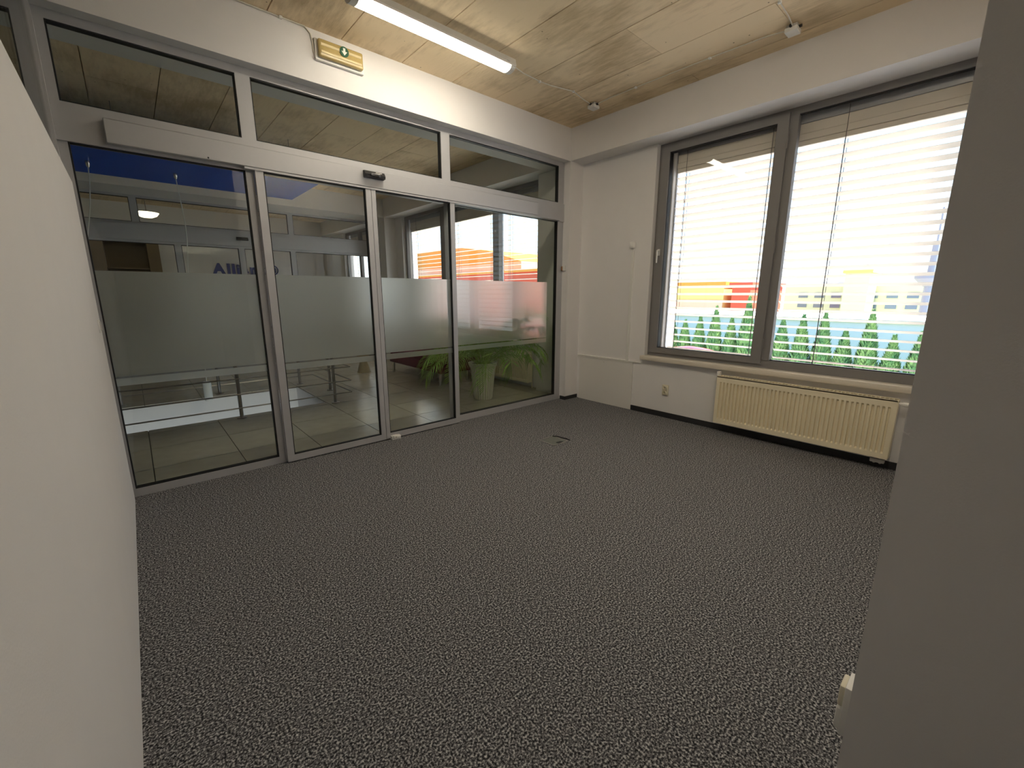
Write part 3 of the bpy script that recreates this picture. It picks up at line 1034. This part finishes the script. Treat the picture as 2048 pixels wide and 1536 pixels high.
# floor box with a lifted cable flap
t = thing('floor_box', (3.30, -1.25, 0.0), 'square floor outlet box set in the carpet', 'floor box')
bx0, bx1, by0, by1 = 3.19, 3.41, -1.36, -1.14
obj('frame', MB().box(bx0, bx1, by0, by0 + 0.012, 0, 0.004).box(bx0, bx1, by1 - 0.012, by1, 0, 0.004)
    .box(bx0, bx0 + 0.012, by0, by1, 0, 0.004).box(bx1 - 0.012, bx1, by0, by1, 0, 0.004), 'box_grey', t)
obj('lid', MB().rbox(bx0 + 0.014, bx1 - 0.014, by0 + 0.014, by1 - 0.014, 0.0, 0.0035, 0.001, 1), 'box_lid', t)
obj('cable_flap', MB().rbox(3.27, 3.34, by0 + 0.016, by0 + 0.05, 0.002, 0.007, 0.002, 1), 'black_plastic', t)
obj('loose_wire', MB().tube([(bx1 - 0.02, by1 - 0.01, 0.006), (bx1 + 0.005, by1 - 0.06, 0.009), (bx1 + 0.002, by1 - 0.12, 0.012), (bx1 + 0.03, by1 - 0.17, 0.006), (bx1 + 0.02, by0 + 0.0, 0.005)], 0.006, 6), 'black_plastic', t)

# ------------------------------------------------------------------ lobby things
# stair railing
t = thing('stair_railing', (1.0, 2.75, 0.0), 'steel stair railing with horizontal rods around the opening in the lobby', 'railing')
XR = 2.39
posts = [(-1.24, 1.89), (-0.11, 1.89), (1.02, 1.89), (2.16, 1.89), (2.39, 2.77), (-1.24, 3.62), (-0.11, 3.62), (1.02, 3.62), (2.17, 3.62)]
for (x, y) in posts:
    p = obj('post', MB().tube([(x, y, 0), (x, y, 0.96)], 0.021, 14), 'steel', t)
    obj('base_flange', MB().lathe((x, y, 0), [(0.055, 0.0), (0.055, 0.008), (0.024, 0.014)], 20), 'steel', p)
for z in (0.13, 0.30, 0.495, 0.69):
    obj('rod', MB().tube([(XN + 0.02, 1.865, z), (XR, 1.865, z), (XR, 3.645, z), (XN + 0.02, 3.645, z)], 0.0085, 8), 'steel', t)
obj('handrail', MB().tube([(XN + 0.02, 1.89, 0.98), (XR - 0.05, 1.89, 0.98), (XR, 1.94, 0.98), (XR, 3.57, 0.98), (XR - 0.05, 3.62, 0.98), (XN + 0.02, 3.62, 0.98)], 0.021, 12), 'steel', t)

# blue ceiling board with hanging lamps above the stair opening
ZP = 3.02
t = thing('ceiling_board', (0.4, 3.1, ZP), 'deep blue suspended ceiling board above the stair opening', 'ceiling panel')
obj('board', MB().rbox(XN + 0.05, 2.40, 2.50, 3.86, ZP, ZP + 0.05, 0.003, 1), 'blue_board', t)
for x in (-1.6, 0.3, 2.1):
    for y in (2.7, 3.66):
        obj('hanger', MB().tube([(x, y, ZP + 0.05), (x, y, H)], 0.004, 6), 'steel', t)


def pendant(x, y, zl, wob, label, dx=0.0):
    t = thing('pendant_lamp', (x, y, ZP), label, 'pendant lamp', 'pendant lamps under the blue board')
    obj('ceiling_cup', MB().lathe((x, y, ZP), [(0.006, -0.075), (0.016, -0.055), (0.022, -0.02), (0.022, 0.0)], 16), 'chrome', t)
    pts = []
    n = 14
    for i in range(n + 1):
        u = i / n
        a = math.sin(u * 7.0 + wob) * 0.05 * math.sin(math.pi * u)
        pts.append((x + a + dx * u, y + a * 0.3, ZP - 0.07 + u * (zl + 0.27 - ZP + 0.07)))
    obj('cord', MB().tube(pts, 0.0065, 6), 'pendant_white', t)
    obj('shade', MB().lathe((x + dx, y, zl), [(0.045, 0.0), (0.05, 0.0), (0.05, 0.25), (0.045, 0.27), (0.008, 0.275), (0.008, 0.27), (0.043, 0.262), (0.044, 0.004)], 24), 'pendant_white', t)
    return t


pendant(0.83, 3.15, 0.02, 0.6, 'white cylinder pendant lamp on a wavy cord hanging over the stairs')
pendant(0.02, 3.16, 0.02, 2.0, 'pendant lamp on a kinked white cord beside the partition edge', -0.30)

# burgundy sofa
t = thing('sofa', (4.25, 2.9, 0.0), 'low burgundy sofa with chrome legs under the lobby window', 'sofa')
sx0, sx1, sy0, sy1 = 3.86, 4.66, 1.84, 3.72
obj('seat_base', MB().rbox(sx0, sx1, sy0, sy1, 0.20, 0.36, 0.03, 3), 'burgundy', t)
obj('seat_cushion', MB().rbox(sx0 + 0.01, sx1 - 0.18, sy0 + 0.13, (sy0 + sy1) / 2, 0.345, 0.46, 0.035, 3), 'burgundy', t)
obj('seat_cushion', MB().rbox(sx0 + 0.01, sx1 - 0.18, (sy0 + sy1) / 2, sy1 - 0.13, 0.345, 0.46, 0.035, 3), 'burgundy', t)
obj('backrest', MB().rbox(sx1 - 0.19, sx1, sy0, sy1, 0.30, 0.80, 0.05, 3), 'burgundy', t)
obj('armrest', MB().rbox(sx0 + 0.02, sx1, sy0, sy0 + 0.14, 0.30, 0.58, 0.04, 3), 'burgundy', t)
obj('armrest', MB().rbox(sx0 + 0.02, sx1, sy1 - 0.14, sy1, 0.30, 0.58, 0.04, 3), 'burgundy', t)
for (x, y) in ((3.90, 1.90), (4.50, 1.98), (3.90, 3.62), (4.50, 3.62)):
    obj('leg', MB().tube([(x, y, 0), (x, y, 0.22)], [0.024, 0.028], 14), 'chrome', t)

# palm in ribbed pot
pc = Vector((3.89, 0.72, 0.0))
t = thing('plant_pot', pc, 'tall ribbed off-white planter behind the right glass pane', 'planter')
seg = 96
prof = [(0.0, 0.0), (0.125, 0.0), (0.130, 0.015), (0.175, 0.46), (0.205, 0.50), (0.21, 0.535), (0.198, 0.54), (0.185, 0.50), (0.0, 0.49)]
vv, ff = [], []
for (r0, z) in prof:
    for k in range(seg):
        a = 2 * math.pi * k / seg
        rr = r0
        if 0.005 < z < 0.50 and r0 > 0.1 and z != 0.50:
            rr = r0 * (1.0 + (0.03 if (k // 2) % 2 else -0.03))
        vv.append((pc.x + rr * math.cos(a), pc.y + rr * math.sin(a), z))
for i in range(len(prof) - 1):
    for k in range(seg):
        k2 = (k + 1) % seg
        ff.append((i * seg + k, i * seg + k2, (i + 1) * seg + k2, (i + 1) * seg + k))
obj('pot', MB().add(vv, ff), 'planter', t)
obj('soil', MB().lathe((pc.x, pc.y, 0.0), [(0.186, 0.492), (0.184, 0.508), (0.0, 0.512)], 24), 'soil', t)

t = thing('areca_palm', (pc.x, pc.y, 0.5), 'green palm with arching feathery fronds in ribbed planter', 'palm')
rng = random.Random(3)


def frond(az, th0, L, curl):
    stem, leaves = MB(), MB()
    pts = []
    p = Vector((pc.x + 0.06 * math.cos(az), pc.y + 0.06 * math.sin(az), 0.50))
    n = 16
    th = th0
    for i in range(n + 1):
        pts.append(p.copy())
        th = th0 + curl * (i / n) ** 1.3
        p = p + Vector((math.sin(th) * math.cos(az), math.sin(th) * math.sin(az), math.cos(th))) * (L / n)
    # keep fronds on the lobby side of the glass and inside the window
    for q in pts:
        q.y = max(q.y, 0.12 + 0.0 * q.y)
        q.x = min(q.x, 4.70)
    stem.tube(pts, [0.007 * (1 - 0.75 * i / n) for i in range(n + 1)], 5)
    for i in range(3, n + 1):
        for sub in (0.0, 0.5):
            if i == n and sub:
                continue
            a = pts[i]
            b_ = pts[min(i + 1, n)]
            q = a.lerp(b_, sub)
            tdir = (pts[min(i + 1, n)] - pts[i - 1]).normalized()
            side = tdir.cross(Vector((0, 0, 1)))
            if side.length < 1e-4:
                side = Vector((1, 0, 0))
            side.normalize()
            u = (i + sub - 3) / (n - 3)
            ll = 0.33 * (0.55 + 1.2 * u * (1 - u) * 1.6) * (0.9 + 0.2 * rng.random())
            for sg in (-1, 1):
                d = (side * sg * 0.85 + tdir * (0.55 + 0.5 * u) + Vector((0, 0, 0.12))).normalized()
                m1 = q + d * ll * 0.5
                tip = q + d * ll * 0.92 + Vector((0, 0, -ll * (0.28 + 0.2 * rng.random())))
                wv = tdir * 0.0085
                for pt in (m1, tip):
                    pt.y = max(pt.y, 0.11)
                    pt.x = min(pt.x, 4.84)
                    pt.z = max(pt.z, 0.03)
                    rr_ = math.hypot(pt.x - pc.x, pt.y - pc.y)
                    if pt.z < 0.57 and rr_ < 0.26:
                        if rr_ < 0.15:
                            pt.z = 0.57
                        else:
                            pt.x = pc.x + (pt.x - pc.x) * 0.26 / rr_
                            pt.y = max(0.11, pc.y + (pt.y - pc.y) * 0.26 / rr_)
                leaves.add([q - wv * 0.5, q + wv * 0.5, m1 + wv, tip, m1 - wv], [(0, 1, 2, 4), (4, 2, 3)])
    f = obj('frond', stem, 'frond_stem', t)
    tag(obj('leaflets', leaves, 'leaf', f), None, None, None, 'stuff')


for i in range(34):
    az = i * 2.39996 + rng.random() * 0.4
    lvl = i / 33
    frond(az, R(8 + 50 * lvl), 1.25 - 0.45 * lvl + 0.15 * rng.random(), R(95 + 25 * rng.random()))

# coffee table
t = thing('coffee_table', (3.45, 4.0, 0.0), 'round glass coffee table on a beige cone foot in the lobby', 'table')
obj('pedestal', MB().lathe((3.45, 4.0, 0), [(0.13, 0.0), (0.12, 0.02), (0.07, 0.20), (0.15, 0.40), (0.15, 0.41)], 24), 'table_beige', t)
obj('top', MB().lathe((3.45, 4.0, 0), [(0.34, 0.41), (0.345, 0.42), (0.34, 0.428)], 40), 'glass', t)
obj('rim', MB().tube([(3.45 + 0.345 * math.cos(a * math.pi / 20), 4.0 + 0.345 * math.sin(a * math.pi / 20), 0.42) for a in range(41)], 0.008, 6), 'black_plastic', t)

# opposite glass front
def far_pane(name, x0, x1, z0, z1, label):
    root = struct_root(name, ((x0 + x1) / 2, YG2, z0), label)
    obj('frame', frame_mb(x0, x1, z0, z1, 0.05, 0.05, 0.05, 0.04, YG2 - 0.03, YG2 + 0.03), 'aluminium', root)
    obj('gasket', gasket_mb(x0 + 0.05, x1 - 0.05, z0 + 0.05, z1 - 0.04, YG2 - 0.026, YG2 + 0.026), 'gasket', root)
    obj('pane', MB().box(x0 + 0.052, x1 - 0.052, YG2 - 0.003, YG2 + 0.003, z0 + 0.052, z1 - 0.042), 'glass_window', root)


xs = [XN, -0.9, 0.98, 2.0, 2.96, WB]
for k in range(5):
    far_pane('window_%d' % (12 + k) if k not in (2, 3) else 'door_%d' % (1 + k), xs[k], xs[k + 1], 0.0, 2.44, 'pane of the glass front across the lobby')
for k, (a, b_) in enumerate(((XN, 0.44), (0.44, 2.96), (2.96, WB))):
    far_pane('window_%d' % (17 + k), a, b_, 2.70, HB, 'upper pane of the glass front across the lobby')
struct('trim_8', MB().box(XN, WB, YG2 - 0.09, YG2 + 0.04, 2.44, 2.70), 'aluminium')
t = thing('motion_sensor', (2.0, YG2 - 0.09, 2.56), 'black motion sensor on the glass front across the lobby', 'sensor')
obj('housing', MB().prism([(YG2 - 0.09, 2.55), (YG2 - 0.14, 2.552), (YG2 - 0.145, 2.575), (YG2 - 0.12, 2.61), (YG2 - 0.09, 2.612)], 0, 1.92, 2.12), 'black_plastic', t)
obj('lens', MB().rbox(1.97, 2.07, YG2 - 0.15, YG2 - 0.13, 2.56, 2.585, 0.006, 2), 'dark_lens', t)

# opposite office: sign, cupboard, bowl lamp
t = thing('wall_sign', (2.68, YF, 2.0), 'dark blue lettering with a round emblem on the far white wall', 'sign')


def letters(txt, x, z, size, parent):
    for ch in txt:
        cu = bpy.data.curves.new('letter', 'FONT')
        cu.body = ch
        cu.size = size
        cu.extrude = 0.012
        cu.offset = 0.018 * size / 0.3
        cu.resolution_u = 4
        tmp = bpy.data.objects.new('letter_tmp', cu)
        COL.objects.link(tmp)
        dg = bpy.context.evaluated_depsgraph_get()
        me = bpy.data.meshes.new_from_object(tmp.evaluated_get(dg))
        wmax = max(v.co.x for v in me.vertices)
        COL.objects.unlink(tmp)
        bpy.data.objects.remove(tmp)
        me.name = 'letter'
        me.materials.clear()
        me.materials.append(M['logo_blue'])
        o = bpy.data.objects.new('letter', me)
        COL.objects.link(o)
        o.parent = parent
        o.rotation_euler = (R(90), 0, 0)
        o.location = Vector((x, YF - 0.014, z)) - ORIGIN[parent.name]
        x += wmax + 0.035 * size / 0.3


letters('Allianz', 1.93, 2.05, 0.335, t)
ring = MB()
cxx, czz, rr = 3.32, 2.165, 0.125
pts = [(cxx + rr * math.cos(a * math.pi / 24), YF - 0.014, czz + rr * math.sin(a * math.pi / 24)) for a in range(49)]
ring.tube(pts, 0.014, 6)
em = obj('emblem', ring, 'logo_blue', t)
obj('emblem_bars', MB().box(cxx - 0.016, cxx + 0.016, YF - 0.02, YF - 0.004, czz - 0.10, czz + 0.06)
    .box(cxx - 0.07, cxx - 0.04, YF - 0.02, YF - 0.004, czz - 0.07, czz + 0.05).box(cxx + 0.04, cxx + 0.07, YF - 0.02, YF - 0.004, czz - 0.07, czz + 0.05)
    .box(cxx - 0.07, cxx + 0.03, YF - 0.02, YF - 0.004, czz + 0.055, czz + 0.085), 'logo_blue', em)
t = thing('tall_cupboard', (0.21, 9.4, 0.0), 'brown wooden cupboard with a dark open niche in the office beyond', 'cupboard')
cy0 = YF - 0.5
obj('side', MB().box(-0.43, -0.11, cy0, YF - 0.01, 0, 2.7), 'wood_brown', t)
obj('side', MB().box(0.63, 0.85, cy0, YF - 0.01, 0, 2.7), 'wood_brown', t)
obj('back', MB().box(-0.11, 0.63, YF - 0.04, YF - 0.01, 0, 2.7), 'wood_brown', t)
obj('top', MB().box(-0.43, 0.85, cy0, YF - 0.01, 2.7, 2.75), 'wood_brown', t)
for z in (0.5, 1.1, 1.7, 2.07):
    obj('shelf', MB().box(-0.11, 0.63, cy0 + 0.05, YF - 0.04, z, z + 0.025), 'wood_brown', t)
t = thing('bowl_lamp', (0.66, 7.5, 3.0), 'glowing shallow bowl ceiling lamp in the office beyond', 'ceiling light')
obj('bowl', MB().lathe((0.66, 7.5, 3.0), [(0.0, 0.0), (0.09, 0.012), (0.16, 0.045), (0.20, 0.10), (0.195, 0.10), (0.0, 0.09)], 32), 'bowl_light', t)
obj('rod', MB().tube([(0.66, 7.5, 3.09), (0.66, 7.5, H)], 0.008, 8), 'steel', t)

# ------------------------------------------------------------------ outside
struct('ground', MB().box(W + 0.3, 160, -70, 160, GZ - 0.3, GZ), 'ground')
struct('ground_yard', MB().box(W + 0.36, 18.4, -25, 30, GZ, GZ + 0.03), 'yard')
obj_l = struct('ground_lawn', MB().box(18.4, 26, -14, 30, GZ, GZ + 0.02), 'lawn')
t = thing('low_hall', (30, 3, GZ), 'long pale hall behind the hedge', 'building')
obj('walls', MB().box(27.0, 34, -9, 22, GZ, 0.15), 'facade_white', t)
obj('roof_edge', MB().box(26.9, 34.1, -9.1, 22.1, 0.15, 0.30), 'facade_pale', t)

rng = random.Random(11)


def thuja_meshes(seed, h, r):
    rg = random.Random(seed)
    core = MB()
    core.lathe((0, 0, 0), [(0.02, 0.0), (r * 0.78, 0.12), (r * 0.78, h * 0.5), (r * 0.60, h * 0.7), (r * 0.3, h * 0.87), (0.01, h * 0.97)], 10)
    fol = MB()
    n = 2400
    for i in range(n):
        u = rg.random() ** 0.9
        z = 0.05 + u * h * 0.97
        s = u
        pr = r * (1.0 if s < 0.5 else max(0.03, 1 - ((s - 0.5) / 0.5) ** 1.5)) * (0.80 + 0.2 * rg.random())
        a = rg.random() * 2 * math.pi
        c = Vector((pr * math.cos(a), pr * math.sin(a), z))
        outd = Vector((math.cos(a), math.sin(a), 0))
        up = (Vector((0, 0, 1)) + outd * (0.25 + 0.35 * rg.random())).normalized()
        sd = Vector((-math.sin(a), math.cos(a), 0)) * (0.6 + 0.4 * rg.random()) + outd * (rg.random() - 0.5) * 0.8
        L = 0.15 + 0.13 * rg.random()
        wd = 0.045
        fol.add([c - up * L * 0.4, c + sd * wd, c + up * L * 0.6, c - sd * wd], [(0, 1, 2, 3)])
    mc = core.mesh('trunk_core')
    mc.materials.append(M['thuja'])
    mf = fol.mesh('foliage')
    mf.materials.append(M['thuja'])
    return mc, mf


kinds = [thuja_meshes(s, 1.0 * hh, rr_) for s, hh, rr_ in ((1, 4.2, 0.385), (2, 4.6, 0.38), (3, 3.9, 0.40))]
for i in range(34):
    y = -6.0 + i * 0.70 + rng.uniform(-0.02, 0.02)
    x = 20.0 + rng.uniform(-0.12, 0.12) + 0.02 * i
    mc, mf = kinds[i % 3]
    e = thing('thuja_tree', (x, y, GZ), 'narrow pointed thuja standing in the green hedge outside the window', 'tree', 'thujas of the hedge outside')
    sc_ = 0.90 + 0.22 * rng.random()
    e.scale = (1.0, 1.0, sc_)
    e.rotation_euler.z = rng.random() * 6.28
    for nm, me in (('inner_branches', mc), ('foliage', mf)):
        o = bpy.data.objects.new(nm, me)
        COL.objects.link(o)
        o.parent = e


def block(name, x0, x1, y0, y1, z1, m_, label, win=None, roof=None, wm='far_glass', bands=()):
    t = thing(name, ((x0 + x1) / 2, (y0 + y1) / 2, GZ), label, 'building')
    obj('walls', MB().box(x0, x1, y0, y1, GZ, z1), m_, t)
    if roof:
        obj('roof', MB().box(x0 - 0.2, x1 + 0.2, y0 - 0.2, y1 + 0.2, z1, z1 + 0.3), roof, t)
    for (za, zb, mm) in bands:
        obj('colour_band', MB().box(x0 - 0.08, x0 + 0.02, y0, y1, za, zb), mm, t)
    if win:
        rows, step, ww_, hh_ = win
        for z in rows:
            y = y0 + step * 0.5
            while y + ww_ < y1:
                obj('window', MB().box(x0 - 0.10, x0 + 0.02, y, y + ww_, z, z + hh_), wm, t)
                y += step
    return t


# orange hall seen from the lobby and through the opening sash
t = block('orange_hall', 38, 50, 37, 64, 5.6, 'facade_peach', 'large orange gabled hall beyond the lobby window', None)
obj('gable', MB().prism([(37, 5.6), (64, 5.6), (64, 8.4), (50, 8.2), (44, 7.4)], 0, 38, 50), 'facade_orange', t)
block('red_hall', 33, 37, 26.5, 60, 3.9, 'facade_red', 'long flat red hall in front of the orange gable', None, 'facade_orange')
block('yellow_wing', 33, 37, 23.6, 26.2, 3.9, 'facade_yellow', 'narrow yellow wing at the end of the red hall', None, 'facade_yellow')
block('yellow_hall', 40, 50, 12.5, 18.0, 2.3, 'facade_yellow', 'low yellow hall with peach base behind the hedge', None, 'facade_orange', bands=((-1.0, 1.0, 'facade_peach'),))
block('red_annex', 40, 48, 10.3, 11.8, 2.2, 'facade_red', 'small red annex beside the low yellow hall', None, 'facade_red')
block('lime_block', 60, 70, 0.8, 13.6, 2.6, 'facade_lime', 'lime yellow block with rows of windows behind the hedge', ((0.0, 1.1), 1.6, 0.9, 0.6), 'facade_pale')
block('lime_tower', 55.5, 59.5, 5.0, 7.0, 3.6, 'facade_lime', 'square lime stair tower on the long lime block', None, 'facade_yellow')
block('pale_block', 70, 80, -6.0, 0.4, 3.0, 'facade_pale', 'pale block with blue windows beside the lime building', ((0.6, 1.8), 1.5, 0.9, 0.7), 'facade_white')
block('white_block', 75, 85, 20.0, 26.0, 3.4, 'facade_pale', 'white block far behind the low yellow hall', ((0.8, 2.0), 1.6, 0.9, 0.7), 'facade_white')
t = thing('water_tower', (55, 0.6, GZ), 'grey mast with a wide head beyond the hedge', 'tower')
obj('shaft', MB().tube([(55, 0.6, GZ), (55, 0.6, 6.0)], [0.42, 0.26], 14), 'mast_grey', t)
obj('head', MB().lathe((55, 0.6, 2.2), [(0.42, 0.0), (1.1, 0.7), (1.1, 1.0), (0.3, 1.2)], 20), 'mast_grey', t)
obj('antenna', MB().tube([(55, 0.6, 6.0), (55, 0.6, 9.0)], 0.08, 8), 'mast_grey', t)

# red canopy standing in the yard
kx, ky, kz = 11.2, 1.22, 0.14
t = thing('red_canopy', (kx, ky, GZ), 'red rounded canopy in front of the hedge outside the window', 'canopy')
obj('cover', MB().lathe((kx, ky, kz), [(1.25, -0.42), (1.27, -0.40), (0.95, -0.20), (0.5, -0.06), (0.12, 0.0), (0.0, 0.005), (0.0, -0.02), (0.5, -0.09), (0.94, -0.23), (1.24, -0.42)], 24), 'car_red', t)
obj('edge_band', MB().lathe((kx, ky, kz), [(1.26, -0.48), (1.28, -0.48), (1.275, -0.39), (1.255, -0.39)], 24), 'facade_white', t)
obj('pole', MB().tube([(kx, ky, GZ + 0.03), (kx, ky, kz)], 0.03, 10), 'steel', t)
obj('foot', MB().lathe((kx, ky, GZ + 0.03), [(0.3, 0.0), (0.3, 0.06), (0.05, 0.09)], 20), 'mast_grey', t)
bpy.context.view_layer.update()
